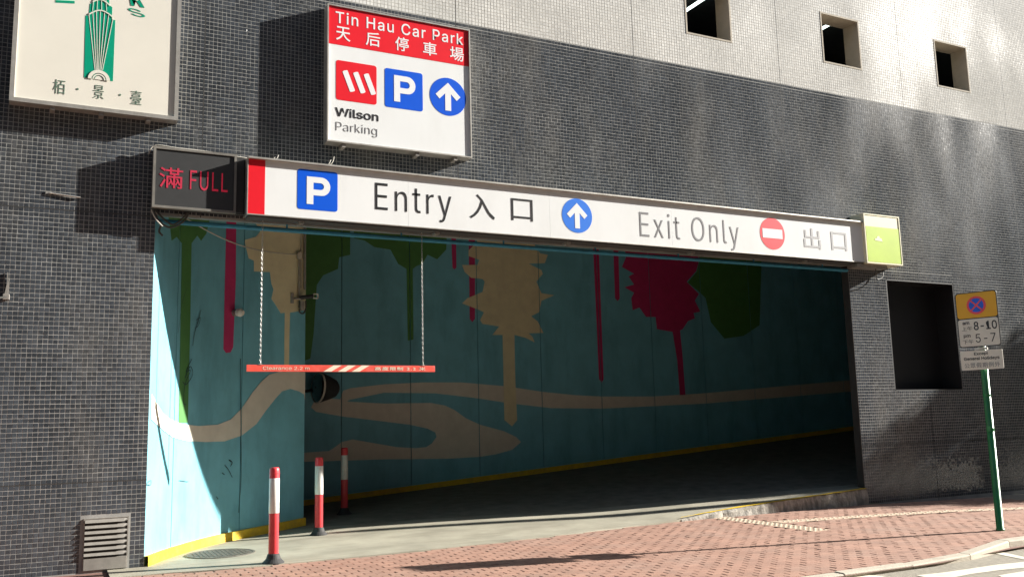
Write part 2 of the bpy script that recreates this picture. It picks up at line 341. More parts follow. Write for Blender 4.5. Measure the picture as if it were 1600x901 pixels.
# back wall, in pre-cast panels
bw = obj('back_wall', box(PX0-4, XE, YB+.03, YB+.3, -.5, ZC), X['joint'], bld, label='long mural wall behind the ramp')
ed = [PX0-4]+BJ+[XE]
for a, b in zip(ed, ed[1:]): obj('wall_panel', box(a+.007, b-.007, YB, YB+.03, -.4, ZC-.01), X['teal'], bw)
bmap = lambda u, z, d: Vector((u, YB-.0005-d, z))
def bpaint(name, pts, m, label):
    return obj(name, sheet_from([F(px, py, YB) for px, py in pts], bmap, [], BJ), X[m], bw, label=label)
def cr_(pts, sc, ox, oy): return [(a/sc+ox, b/sc+oy) for a, b in pts]
bpaint('painted_drip', [(704, 345), (712, 345), (713, 418), (710, 421), (707, 418)], 'magenta', 'short magenta drip left of the cream tree')
bpaint('painted_drip', [(732, 350), (742, 350), (742, 498), (738, 503), (734, 498)], 'magenta', 'magenta drip running behind the cream tree')
bpaint('painted_drip', [(925, 350), (934, 350), (943, 592), (940, 597), (936, 592)], 'magenta', 'long thin magenta drip right of the cream tree')
bpaint('painted_drip', [(957, 350), (965, 350), (968, 466), (965, 470), (961, 466)], 'magenta', 'short magenta drip beside the magenta tree')
bpaint('painted_foliage', [(470, 330), (547, 330), (547, 398), (530, 402), (528, 420), (505, 430), (495, 445), (490, 520), (485, 560), (470, 565)], 'green', 'dark green foliage at the left end')
bpaint('painted_tree', [(552, 330), (700, 330), (697, 390), (683, 405), (668, 398), (660, 412), (650, 416), (645, 420), (646, 530), (637, 532), (635, 420), (622, 412), (610, 390), (585, 386), (570, 376), (553, 372)], 'green', 'dark green tree')
bpaint('painted_road', [(531, 625), (536, 610), (548, 606), (600, 600), (660, 597), (720, 597), (790, 603), (850, 612), (900, 617), (940, 619), (1020, 619), (1100, 614), (1200, 605), (1345, 592), (1480, 580), (1480, 600), (1345, 610), (1200, 622), (1100, 630), (1020, 634), (940, 638), (860, 637), (800, 630), (740, 621), (680, 614), (600, 613), (547, 624), (540, 627)], 'grey', 'long thin pale path')
bpaint('painted_road', [(531, 623), (545, 627), (600, 630), (673, 629), (695, 633), (710, 640), (728, 653), (750, 663), (787, 673), (806, 682), (814, 690), (800, 702), (775, 709), (750, 713), (700, 716), (600, 717), (470, 721), (470, 707), (514, 704), (525, 697), (534, 690), (551, 686), (574, 690), (620, 698), (650, 699.5), (666, 698), (675, 692), (682, 682), (680, 675), (668, 669), (640, 663), (600, 658), (534, 650), (494, 643), (486, 636), (491, 627), (505, 622)], 'grey', 'wide looping pale path')
mt = [(175, 20), (470, 20), (460, 95), (445, 150), (410, 190), (455, 235), (440, 260), (460, 300), (435, 305), (440, 325), (415, 335), (395, 365), (385, 370), (395, 470), (405, 610), (385, 610), (375, 480), (358, 375), (300, 365), (295, 320), (260, 320), (235, 285), (210, 295), (205, 250), (215, 230), (180, 210), (215, 200), (195, 170), (215, 160), (170, 135), (185, 100)]
bpaint('painted_tree', cr_([(472, 20), (690, 20), (680, 350), (620, 390), (550, 400), (500, 340), (480, 250), (462, 232), (414, 192), (448, 152)], 2.372, 900, 360), 'green', 'dark green tree right of the magenta tree')
bpaint('painted_tree', cr_(mt, 2.372, 900, 360), 'magenta', 'magenta tree')
ct = [(215, 40), (460, 40), (465, 110), (485, 140), (515, 145), (503, 178), (440, 180), (490, 205), (495, 220), (470, 250), (490, 295), (540, 303), (490, 325), (480, 370), (450, 385), (475, 405), (498, 450), (440, 452), (455, 465), (463, 487), (430, 470), (384, 458), (388, 640), (395, 790), (375, 815), (345, 790), (342, 640), (338, 458), (298, 458), (325, 425), (260, 415), (250, 400), (265, 370), (245, 360), (180, 335), (200, 315), (260, 290), (268, 250), (260, 240), (215, 235), (190, 212), (180, 185), (240, 185), (247, 165), (205, 150), (205, 128), (240, 95)]
def smooth(p, n=2): return p
bp_ = bpaint('painted_tree', cr_(ct, 2.503, 650, 340), 'cream', 'cream fir tree with a long trunk')
for v in bp_.data.vertices: v.co.y -= .004      # painted over the path and drips
# left curved wall
LW = crom([(PX0, D-.0, 0), (1.24, 11.62, 0), (1.60, 12.2, 0), (1.98, 12.66, 0), (2.56, 13.1, 0), (3.37, 13.62, 0)], 4)
LWs = [0]
for a, b in zip(LW, LW[1:]): LWs.append(LWs[-1]+(b-a).length)
def lw_at(s):
    i = max(k for k in range(len(LWs)-1) if LWs[k] <= s+1e-9) if s > 0 else 0
    t = (s-LWs[i])/(LWs[i+1]-LWs[i]); p = LW[i].lerp(LW[i+1], t); d = (LW[i+1]-LW[i]).normalized(); return p, Vector((d.y, -d.x, 0))
def lmap(s, z, d):
    p, n = lw_at(min(max(s, 0), LWs[-1])); q = p+n*d; return Vector((q.x, q.y, z))
def lpx(px, py):
    d = ray(px, py); best = None
    for i in range(len(LW)-1):
        a, b = LW[i], LW[i+1]; e = b-a; den = d.x*e.y-d.y*e.x
        if abs(den) < 1e-9: continue
        t = (a.x*e.y-a.y*e.x)/den; s = (a.x*d.y-a.y*d.x)/den
        if -(.2 if i == 0 else 1e-6) <= s <= 1+(.8 if i == len(LW)-2 else 1e-6): best = (LWs[i]+s*e.length, d.z*t+HC)
    return (min(max(best[0], 0.0), LWs[-1]), best[1]) if best else (0 if px < 300 else LWs[-1], F(px, py, 12)[1])
LJ = [lpx(271, 700)[0], lpx(376, 700)[0]]
lwall = obj('left_wall', None or add(*[([lmap(a, z, -dd) for a in (s0, s1) for z in (-.3, ZC) for dd in (.03, .26)], [(0, 4, 6, 2), (1, 3, 7, 5), (0, 1, 5, 4), (2, 6, 7, 3), (0, 2, 3, 1), (4, 5, 7, 6)]) for s0, s1 in zip(LWs, LWs[1:])]), X['joint'], bld, label='curved mural wall at the left side of the portal')
le = [0]+LJ+[LWs[-1]]
for i, (a, b) in enumerate(zip(le, le[1:])):
    a2 = a+(.007 if i else 0); b2 = b-(.007 if i < 2 else 0)
    poly = [(a2, -.2), (b2, -.2), (b2, ZC), (a2, ZC)]
    v, f = sheet_from(poly, lambda s, z, d: lmap(s, z, -.03+d*.03/.0035), [s for s in LWs if a2 < s < b2], [])
    obj('wall_panel', (v, f), X['teal'], lwall)
def lpaint(name, pts, m, label, lift=0):
    poly = [lpx(*p) for p in pts]
    return obj(name, sheet_from(poly, lambda s, z, d: lmap(s, z, .0005+lift+d), LWs[1:-1], LJ), X[m], lwall, label=label)
lpaint('painted_drip', [(354, 330), (369, 330), (368, 440), (364, 542), (360, 550), (353, 551), (349, 545), (351, 450)], 'magenta', 'thick magenta drip')
lpaint('painted_tree', [(262, 330), (332, 330), (326, 348), (322, 365), (314, 376), (308, 368), (299, 380), (297, 500), (293, 660), (279, 660), (282, 500), (284, 380), (276, 370), (268, 376), (266, 358)], 'green', 'green tree with a long trunk')
lpaint('painted_tree', cr_([(150, 30), (420, 30), (420, 498), (309, 505), (306, 620), (304, 800), (282, 800), (283, 620), (285, 505), (266, 508), (240, 465), (222, 440), (232, 395), (222, 370), (215, 315), (140, 312), (140, 262), (115, 250), (95, 165), (150, 150), (170, 125), (150, 90)], 3.0025, 350, 320), 'cream', 'cream tree at the end of the curved wall')
lpaint('painted_road', [(236, 615), (252, 643), (263, 653), (283, 662), (310, 665), (340, 663), (360, 655), (377, 638), (394, 613), (407, 597), (420, 585), (440, 579), (482, 577), (482, 624), (475, 616), (467, 611), (453, 607), (440, 611), (430, 622), (415, 641), (400, 662), (377, 680), (350, 689), (320, 690), (290, 688), (270, 683), (255, 672), (236, 655)], 'grey', 'pale curving path', lift=.004)
def scribble(pts, wdt, name='graffiti_stroke'):
    sp = crom([Vector((*lpx(*p), 0)) for p in pts], 4); L_, R_ = [], []
    for i, p in enumerate(sp):
        t = (sp[min(i+1, len(sp)-1)]-sp[max(0, i-1)]).normalized(); n = Vector((-t.y, t.x, 0))*wdt*random.uniform(.6, 1.3); L_.append(p+n); R_.append(p-n)
    V = [lmap(p.x, p.y, .010) for p in L_+R_]; k = len(sp)
    return V, [(i, i+1, i+1+k, i+k) for i in range(k-1)]
multi('graffiti_stroke', [scribble([(313, 484), (309, 500), (303, 520), (300, 540)], .007), scribble([(306, 500), (312, 496), (309, 508), (304, 512)], .005),
    scribble([(299, 560), (290, 580), (297, 578), (288, 600), (286, 628), (290, 632)], .006), scribble([(288, 590), (296, 572), (300, 585), (290, 600), (284, 596)], .006),
    scribble([(291, 450), (283, 475), (280, 500), (277, 520)], .003), scribble([(272, 520), (273, 600), (271, 640)], .002),
    scribble([(231, 752), (235, 750), (234, 757), (229, 756), (231, 752)], .004),
    scribble([(279, 750), (293, 752)], .004), scribble([(350, 726), (356, 733), (362, 745)], .005), scribble([(357, 718), (362, 722), (359, 728)], .008), scribble([(346, 738), (350, 741)], .009),
    scribble([(337, 775), (340, 779)], .008), scribble([(375, 560), (375, 640), (376, 740), (372, 800)], .006)], X['ink'], lwall)
# yellow kerb bands at the foot of both mural walls
ys = []
n = 26
for i in range(n):
    s0, s1 = LWs[-1]*i/n, LWs[-1]*(i+1)/n
    q = [lmap(s, z_, d) for s in (s0, s1) for z_, d in ((-.05, .0), (-.05, .05), (0, .045), (0, .0))]
    zz = [floor_z(lmap(s, 0, 0).x, lmap(s, 0, 0).y) for s in (s0, s1)]
    for k in range(4):
        q[k].z += zz[0]+(.12 if k > 1 else 0); q[k+4].z += zz[1]+(.12 if k > 1 else 0)
    ys.append((q, [(0, 1, 5, 4), (1, 2, 6, 5), (2, 3, 7, 6), (3, 0, 4, 7)]))
obj('yellow_kerb', add(*ys), X['yellow'], lwall)
ys = []
for i in range(44):
    x0, x1 = -3+i*.68, -3+(i+1)*.68
    z0, z1 = floor_z(x0, YB), floor_z(x1, YB)
    ys.append(([(x0, YB-.05, z0-.05), (x1, YB-.05, z1-.05), (x0, YB-.05, z0+.10), (x1, YB-.05, z1+.10), (x0, YB, z0+.10), (x1, YB, z1+.10)], [(0, 1, 3, 2), (2, 3, 5, 4)]))
obj('yellow_kerb', add(*ys), X['yellow'], bw)
# blue service pipe under the beam, and a thin steel post against the jamb
obj('service_pipe', add(tube([(PX0, D+.02, PZ-.075), (PX1, D+.02, PZ-.075)], .028, 10), *[tube([(x, D+.02, PZ-.09), (x, D+.02, PZ)], .012, 6) for x in (2.5, 4, 5.5, 7, 8.5, 10, 11.5)]), X['bluep'], bld, label='blue painted pipe under the lintel')
# ------------------------------------------------------------ ground
def surf(name, x0, x1, y0f, y1f, nx, ny, zf, m, kind='structure'):
    v, f = [], []
    for j in range(ny+1):
        for i in range(nx+1):
            x = x0+(x1-x0)*i/nx; a, b = y0f(x), y1f(x); y = a+(b-a)*j/ny; v.append((x, y, zf(x, y)))
    for j in range(ny):
        for i in range(nx): k = j*(nx+1)+i; f.append((k, k+1, k+nx+2, k+nx+1))
    return obj(name, (v, f), m, None, kind=kind, smooth=True)
R_Z = -.04
surf('road', -900, 900, lambda x: -900, lambda x: 900, 6, 6, lambda x, y: R_Z-.02, X['asphalt']).name = 'ground'
surf('road', -60, 80, lambda x: -5, lambda x: 6.7, 20, 6, lambda x, y: R_Z, X['asphalt'])
EDGE = [(-6, 10.45), (1.08, 10.44), (1.84, 10.32), (3.8, 10.37), (4.87, 10.45), (6.27, 10.66), (7.46, 10.86), (8.8, 10.98), (9.9, 11.05), (14, 11.05)]
def edge(x): return float(np.interp(x, [a for a, b in EDGE], [b for a, b in EDGE]))
def dz(x, y):
    if y < edge(x)+.001: return -.03
    if y < D: t = (D-y)/max(.05, D-edge(x)); return .009+floor_z(x, D)*(1-min(1, t)*.5)
    return .009+floor_z(x, y)
YR = lambda x: float(np.interp(x, [2.2, 3.2, 10.5, 12.2], [13.6, 13.3, 11.72, 11.4]))  # border of the darker floor colour, drawn along the sun and shade line
surf('driveway', .6, PX1+.3, lambda x: edge(x), lambda x: edge(x)+.006, 80, 1, dz, X['drive']).name = 'driveway_edge'
surf('driveway', .6, PX1+.3, lambda x: edge(x)+.006, lambda x: D+.3, 80, 8, dz, X['drive'])
surf('driveway', -3, XE, lambda x: D+.3, YR, 80, 8, dz, X['drive'])
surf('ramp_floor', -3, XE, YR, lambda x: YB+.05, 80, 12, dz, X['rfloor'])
# pavement bed and pavers
def kerb_y(x): return float(np.interp(x, [-20, 8.2, 8.7, 9.2, 9.6, 12, 30], [6.5, 6.47, 6.54, 6.68, 6.74, 6.76, 7.0]))
def pz(x, y): return 0. if x < 12 else -.02*(x-12)
surf('pavement', -20, 40, lambda x: kerb_y(x)-.02, lambda x: D+.02, 60, 6, lambda x, y: pz(x, y)-.012, X['bed'])
def paver_vf(L=.2, Wd=.1, g=.004, ge=.007):
    a, b, c = L/2-ge/2, Wd/2-g/2, .006
    v = [(s*a, t*b, -.03) for s, t in ((-1, -1), (1, -1), (1, 1), (-1, 1))]+[(s*a, t*b, -c) for s, t in ((-1, -1), (1, -1), (1, 1), (-1, 1))]+[(s*(a-c), t*(b-c*.5), 0) for s, t in ((-1, -1), (1, -1), (1, 1), (-1, 1))]
    return v, [(0, 1, 5, 4), (1, 2, 6, 5), (2, 3, 7, 6), (3, 0, 4, 7), (4, 5, 9, 8), (5, 6, 10, 9), (6, 7, 11, 10), (7, 4, 8, 11), (8, 9, 10, 11)]
def strip_y(x): return float(np.interp(x, [9.4, 13.5, 18], [10.02, 9.27, 8.45]))
cells = []
for j in range(-5, 52):
    y = 6.6+j*.1
    for i in range(-25, 75):
        x = i*.2+(.1 if j % 2 else 0)
        if y-.02 > min(edge(x-.1), edge(x+.1)) or y+.05 > D-.004 or y-.05 < kerb_y(x)+.13: continue
        if 8.78 < x < 9.12 and y > 8.9: continue
        if x > 9.1 and abs(y-strip_y(x)) < .19: continue
        cells.append((x, y))
pav = [o for o in S.objects if o.name == 'pavement'][0]
def seen(x, y):
    d = Vector((x, y, -HC)); zc = d.dot(CF)
    if zc < .5: return 0
    u, v_ = W/2+FOC*d.dot(CR)/zc, H/2-FOC*d.dot(CU)/zc
    return 1/zc if (-5 < u < W+5 and v_ < H+8) else 0
cells.sort(key=lambda c: -seen(*c))
pm = bpy.data.meshes.new('paver'); v, f = paver_vf(); pm.from_pydata(v, [], f); pm.materials.append(X['paver'])
rest = []
for k, (x, y) in enumerate(cells):
    h = rng.normal(0, .0012); ax, ay = rng.normal(0, .010, 2); rz = rng.normal(0, .010); x += rng.normal(0, .0015)
    if k < 300:
        o = bpy.data.objects.new('paver', pm); o.location = (x, y, pz(x, y)+h); o.rotation_euler = (ax, ay, rz); o.parent = pav; C.objects.link(o)
    else:
        rest.append(([(x+a-rz*b, y+b+rz*a, pz(x, y)+h+c+a*-ay+b*ax) for a, b, c in v], f))
o = obj('paver', add(*rest), X['paver'], pav, kind='stuff')
# tactile strip and studs
tp = tag(obj('tactile_strip', ([(x, strip_y(x)+s, pz(x, 0)+.001) for s in (-.145, .145) for x in (9.15, 10.5, 12, 13.5, 15, 18)], [(i, i+1, i+7, i+6) for i in range(5)]), X['tact'], pav), None)
st = []
for i in range(3):
    for j in range(22): st.append(lathe([(.022, 0), (.018, .006), (.008, .008)], 8.86+i*.09, 9.0+j*.09, .001, 8))
for i in range(60):
    x = 9.3+i*.15
    for s in (-.1, 0, .1): st.append(lathe([(.02, 0), (.016, .005), (.007, .007)], x, strip_y(x)+s, pz(x, 0)+.001, 8))
obj('tactile_stud', add(*st), X['stud'], pav, kind='stuff')
multi('tactile_slab', [box(8.80, 9.1, 8.93+j*.3+.004, 9.22+j*.3, -.03, .0008) for j in range(7)], X['tact'], pav)
# kerb stones
x = -8.0
while x < 22:
    ln = .92; x2 = x+ln-.012; q = []
    for xx in (x, x2):
        y = kerb_y(xx); rise = float(np.interp(xx, [8.2, 9.4], [0, .06])); q += [(xx, y, R_Z-.05), (xx, y, .0+pz(xx, 0)-.012+rise), (xx, y+.012, pz(xx, 0)+.001+rise), (xx, y+.13, pz(xx, 0)+.002+rise), (xx, y+.13, R_Z-.05)]
    dzr = rng.normal(0, .003)
    q = [(a, b, c+dzr) for a, b, c in q]
    obj('kerb_stone', (q, [(0, 1, 6, 5), (1, 2, 7, 6), (2, 3, 8, 7), (3, 4, 9, 8), (0, 4, 3, 2, 1), (5, 6, 7, 8, 9)]), X['kerb'], pav)
    x += ln
# worn edge beam of the ramp by the right jamb, with yellow paint on top
rs = []
xs = np.linspace(8.2, PX1-.02, 34); rv = []
for x in xs:
    zt = floor_z(x, D)*min(1, .5+(x-8.2))+.011; yf = edge(x)-.02; yf = min(yf, D-.03) if x < 10 else D-.03-.05*min(1, (x-10)/2)
    rv += [(x, yf+rng.normal(0, .006), -.02), (x, yf+.01+rng.normal(0, .008), zt*.6), (x, yf+.03, zt), (x, yf+.16, zt+.001)]
rf = [(i*4+k, (i+1)*4+k, (i+1)*4+k+1, i*4+k+1) for i in range(len(xs)-1) for k in range(3)]+[(0, 1, 2, 3)]
rk = tag(obj('ramp_kerb', (rv, rf), X['rough'], None), 'rough concrete edge of the ramp by the right jamb, yellow on top', 'kerb')
yv = []
for x in xs: 
    zt = floor_z(x, D)+.016; yf = edge(x); yf = min(yf, D-.03) if x < 10 else D-.03-.05*min(1, (x-10)/2)
    wv = .10*min(1, max(.1, (x-8.2)/1.2))
    yv += [(x, yf+.015+rng.normal(0, .008), zt), (x, yf+.015+wv+rng.normal(0, .008), zt+.001)]
obj('yellow_stripe', (yv, [(2*i, 2*i+2, 2*i+3, 2*i+1) for i in range(len(xs)-1)]), X['yellow'], rk)
# manhole
mx_, my_ = G(345, 864, .01)
mh = thing('manhole_cover', 'round cast iron manhole cover in the driveway by the curved mural wall', 'manhole', (mx_, my_, 0))
obj('cover_rim', lathe([(.40, .0), (.40, .012), (.37, .012), (.37, .008)], mx_, my_, .004, 40), X['iron'], mh)
obj('cover_plate', lathe([(.36, .0), (.36, .010)], mx_, my_, .004, 40), X['iron'], mh)
kn = [box(mx_+a*.05-.017, mx_+a*.05+.017, my_+b*.05-.017, my_+b*.05+.017, .013, .019) for a in range(-7, 8) for b in range(-7, 8) if a*a+b*b < 44]
obj('raised_tread', add(*kn), X['iron'], mh, kind='stuff')
# road markings
def quad_px(pts, z): return [(*G(a, b, z), z) for a, b in pts]
rd = [o for o in S.objects if o.name.startswith('road')][0]
for k, pts in enumerate(([(1432, 898), (1478, 893), (1560, 881), (1600, 877), (1600, 886), (1560, 890), (1515, 896), (1490, 901), (1470, 906)], [(1555, 864), (1567, 862), (1604, 870), (1604, 874)], [(1560, 898), (1610, 890), (1610, 905), (1590, 912)], [(1290, 905), (1350, 897), (1385, 899), (1340, 910)])):
    q = quad_px(pts, R_Z+.004); t = tessellate_polygon([[Vector(p) for p in q]])
    obj('lane_marking', (q, [tuple(i) for i in t]), X['mark'], rd)
# ------------------------------------------------------------ signs on the facade
def frame_box(x0, x1, z0, z1, yf, yb, rim, dep):
    """open-fronted housing: rim round a face recessed by dep"""
    return add(box(x0, x1, yf, yb, z1-rim, z1), box(x0, x1, yf, yb, z0, z0+rim), box(x0, x0+rim, yf, yb, z0+rim, z1-rim), box(x1-rim, x1, yf, yb, z0+rim, z1-rim))
def arrow_up(cx, cz, r):
    p = [(0, .74), (.68, .06), (.47, -.16), (.16, .16), (.16, -.74), (-.16, -.74), (-.16, .16), (-.47, -.16), (-.68, .06)]
    return [(cx+a*r, cz+b*r) for a, b in p]
def pletter(name, x0, x1, z0, z1, y, parent):
    wx, wz = x1-x0, z1-z0; P = []
    o_ = [(0, 0), (.27, 0), (.27, .33), (.55, .33)]
    for k in range(11): a = math.radians(-90+18*k); o_.append((.60+.36*math.cos(a), .665+.335*math.sin(a)))
    o_ += [(.5, 1), (0, 1)]
    inner = [(.27, .54)]
    for k in range(9): a = math.radians(-90+22.5*k); inner.append((.56+.14*math.cos(a), .665+.125*math.sin(a)))
    inner += [(.27, .79)]
    # letter as outer ring bridged to its counter
    poly = [(0, 0), (.27, 0), (.27, .33), (.55, .33)]+o_[4:15]+[(.5, 1), (.27, 1), (.27, .79)]+inner[::-1][1:-1][::1]+[(.27, .54), (.27, .999), (0, 1)]
    n1 = [[Vector((a, b, 0)) for a, b in o_], [Vector((a, b, 0)) for a, b in inner[::-1]]]
    allp = o_+inner[::-1]; t = tessellate_polygon(n1)
    v = [(x0+a*wx, y, z0+b*wz) for a, b in allp]; n = len(v); v += [(p[0], y+.0015, p[2]) for p in v]
    f = [tuple(q) for q in t]
    return obj(name, (v, f), X['wvinyl'], parent)
# car park sign
yS = D-.18
a = F(512, 5, yS); b = F(738, 246, yS); a2 = F(511, 221, yS)
sx0, sx1, sz1, sz0 = a[0], b[0], a[1], (a2[1]+b[1])/2
cs = thing('car_park_sign', 'square red and white car park box sign on the tiled wall above the portal', 'sign', ((sx0+sx1)/2, D, sz0))
obj('housing', frame_box(sx0, sx1, sz0, sz1, yS, D-.004, .018, 0), X['alu'], cs)
yP = yS+.018
obj('face_panel', box(sx0+.018, sx1-.018, yP, D-.05, sz0+.018, sz1-.018), X['white'], cs)
hz = F(515, 68, yP)[1]
obj('red_header', box(sx0+.0185, sx1-.0185, yP-.002, yP-.0005, hz, sz1-.0185), X['red'], cs)
textpx('header_lettering', 'Tin Hau Car Park', 524.5, 723, 17.5, 36, 526, yP-.004, X['wvinyl'], cs, bold=.007, space=1.12)
for ch, x0, y0, x1, y1 in (('天', 525, 41.5, 547.5, 65), ('后', 571.5, 50, 594, 73.5), ('停', 617.5, 57.5, 638.5, 81), ('車', 661, 65.5, 682.5, 88), ('場', 703, 73, 724.5, 96.5)):
    textpx('header_character', ch, x0, x1, y0+1, y1-1, (x0+x1)/2, yP-.004, X['wvinyl'], cs, bold=.009)
e0, e1 = F(525, 93.5, yP), F(588.5, 155.5, yP); ez0 = F(525, 155.5, yP)[1]
em = obj('emblem', prism(rrect(e0[0], e1[0], ez0, e0[1], .035), yP-.002, yP-.0005), X['red'], cs, label='red square emblem with three white slanted bars')
ew, eh = e1[0]-e0[0], e0[1]-ez0
for k in range(3):
    cx = e0[0]+ew*(.22+.26*k); p = []
    tx, tz, bx, bz = cx-.0*ew, ez0+eh*.74, cx+.18*ew, ez0+eh*.27
    d = Vector((bx-tx, bz-tz)).normalized(); nn = Vector((-d.y, d.x))*ew*.065
    c1, c2 = Vector((tx, tz)), Vector((bx, bz)); pl = []
    for c, s in ((c1, 1), (c2, -1)):
        for q in range(7):
            ang = math.pi*q/6; pl.append(tuple(c+(nn*math.cos(ang)-d*math.sin(ang)*ew*.02)*s))
    obj('emblem_bar', prism(pl, yP-.004, yP-.0022), X['wvinyl'], em)
p0, p1, pz0 = F(601, 106, yP), F(660.5, 150, yP), F(601, 166.5, yP)[1]
pb = obj('parking_badge', prism(rrect(p0[0], p1[0], pz0, p0[1], .035), yP-.002, yP-.0005), X['blue'], cs, label='blue rounded parking badge')
pletter('letter_p', p0[0]+(p1[0]-p0[0])*.24, p1[0]-(p1[0]-p0[0])*.17, pz0+(p0[1]-pz0)*.17, p0[1]-(p0[1]-pz0)*.15, yP-.004, pb)
c = F(700, 151.5, yP); r = (F(728.5, 151, yP)[0]-F(671.8, 151, yP)[0])/2
ab = obj('arrow_badge', prism(disc(c[0], c[1], r, r), yP-.002, yP-.0005), X['blue'], cs, label='round blue badge with a white up arrow')
obj('arrow', prism(arrow_up(c[0], c[1], r), yP-.004, yP-.0022), X['wvinyl'], ab)
textpx('operator_name', 'Wilson', 524, 591.5, 167.5, 181.5, 526, yP-.003, X['black'], cs, bold=.012)
textpx('operator_name', 'Parking', 525, 589.5, 190, 207.5, 526, yP-.003, X['g1'], cs, bold=-.012)
multi('bracket', [box(sx0+t, sx0+t+.05, yS+.02, D-.002, sz0-.05, sz0-.001) for t in (.2, 1.2, 1.75)], X['galv'], cs)
# entry / exit beam
yE = D-.25
t0, t1, q0, q1 = F(387, 245, yE), F(1350, 347, yE), F(387, 333.5, yE), F(1351, 411, yE)
bx0, bx1, bz1, bz0 = t0[0], t1[0], (t0[1]+t1[1])/2, (q0[1]+q1[1])/2
es = thing('entry_sign_beam', 'long white illuminated sign beam across the top of the portal reading Entry and Exit Only', 'sign', ((bx0+bx1)/2, D, bz0))
tag(es, 'long white sign beam across the top of the portal reading Entry and Exit Only')
obj('housing', add(box(bx0, bx1, yE-.045, D-.004, bz1-.022, bz1, .003), box(bx0, bx1, yE-.006, D-.004, bz0, bz0+.012), box(bx0, bx0+.012, yE-.006, D-.004, bz0+.012, bz1-.022), box(bx1-.012, bx1, yE-.006, D-.004, bz0+.012, bz1-.022)), X['alu'], es)
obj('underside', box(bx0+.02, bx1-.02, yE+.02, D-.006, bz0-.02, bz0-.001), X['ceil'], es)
yF = yE
fr_ = [bx0+.012, 4.0, 6.1, 8.2, 10.3, bx1-.012]
for a_, b_ in zip(fr_, fr_[1:]): obj('face_panel', box(a_+(.001 if a_ > 3 else 0), b_-.001, yF, D-.06, bz0+.012, bz1-.022), X['white'], es)
rx = F(414, 290, yF)[0]
obj('red_end', box(bx0+.012, rx, yF-.002, yF-.0004, bz0+.0125, bz1-.0225), X['red'], es)
def badge(par, name, xl, xr, ycen, m, label, sq=None):
    x0, x1 = F(xl, ycen, yF)[0], F(xr, ycen, yF)[0]; cx = (x0+x1)/2; cz = F((xl+xr)/2, ycen, yF)[1]; r = (x1-x0)/2
    if sq: return obj(name, prism(rrect(x0, x1, cz-r*1.0, cz+r*1.0, r*.14), yF-.002, yF-.0004), m, par, label=label), cx, cz, r
    return obj(name, prism(disc(cx, cz, r, r), yF-.002, yF-.0004), m, par, label=label), cx, cz, r
pbd, cx, cz, r = badge(es, 'parking_badge', 464.5, 527.5, 297.5, X['blue'], 'blue rounded parking badge', True)
pletter('letter_p', cx-r*.54, cx+r*.68, cz-r*.72, cz+r*.66, yF-.004, pbd)
textpx('entry_lettering', 'Entry', 586.5, 705.5, 289, 342, 625, yF-.003, X['black'], es, bold=-.006, space=1.15)
textpx('entry_character', '入', 734, 773, 304, 342, 753, yF-.003, X['black'], es, bold=-.003)
textpx('entry_character', '口', 799, 832.5, 311, 345, 816, yF-.003, X['black'], es, bold=-.003)
abd, cx, cz, r = badge(es, 'arrow_badge', 878, 925, 337, X['lblue'], 'round blue badge with a white up arrow')
obj('arrow', prism(arrow_up(cx, cz, r), yF-.004, yF-.0022), X['wvinyl'], abd)
textpx('exit_lettering', 'Exit Only', 1000, 1154, 330, 380, 1002, yF-.003, X['g1'], es, bold=-.008, space=1.15)
nbd, cx, cz, r = badge(es, 'no_entry_badge', 1187.5, 1226, 365, X['pred'], 'round red no entry badge')
obj('no_entry_bar', box(cx-r*.80, cx+r*.80, yF-.004, yF-.0022, cz-r*.29, cz+r*.29), X['wvinyl'], nbd)
textpx('exit_character', '出', 1256, 1282, 357, 388.5, 1269, yF-.003, X['g2'], es, bold=.004)
textpx('exit_character', '口', 1299, 1323, 363, 391, 1311, yF-.003, X['g2'], es, bold=.004)
for x in (2.6, 4.4, 6.4, 8.6, 10.9): obj('bolt_lug', add(box(x, x+.06, yE+.06, D-.05, bz0-.05, bz0-.021), tube([(x+.03, yE+.12, bz0-.07), (x+.03, yE+.12, bz0-.02)], .012, 6)), X['galv'], es)
# LED full sign
yL = D-.17
a_, b_ = F(240.5, 227.5, yL), F(368.5, 335.5, yL); c_ = F(239, 321, yL)
lx0, lx1, lz1, lz0 = a_[0], b_[0], a_[1], (c_[1]+b_[1])/2
ls = thing('led_display', 'dark led box left of the beam showing 滿 FULL in red', 'display', ((lx0+lx1)/2, D, lz0))
obj('housing', add(frame_box(lx0, lx1, lz0, lz1, yL, D-.10, .028, 0), box(lx0+.028, lx1-.028, D-.12, D-.10, lz0+.028, lz1-.028)), X['frame'], ls)
obj('back_housing', box(lx0+.01, lx1+.12, D-.10, D-.004, lz0+.01, lz1-.01), X['dbox'], ls)
obj('side_housing', box(lx1+.001, bx0-.02, yL+.03, D-.11, lz0+.02, lz1-.03), X['dbox'], ls)
obj('display_face', box(lx0+.028, lx1-.028, yL+.012, yL+.02, lz0+.028, lz1-.028), X['ledface'], ls)
textpx('display_character', '滿', 249, 286, 262, 294, 268, yL+.009, X['ledred'], ls, bold=.006)
textpx('display_lettering', 'FULL', 297, 356, 266, 296, 299, yL+.009, X['ledred'], ls, bold=.0, space=1.1)
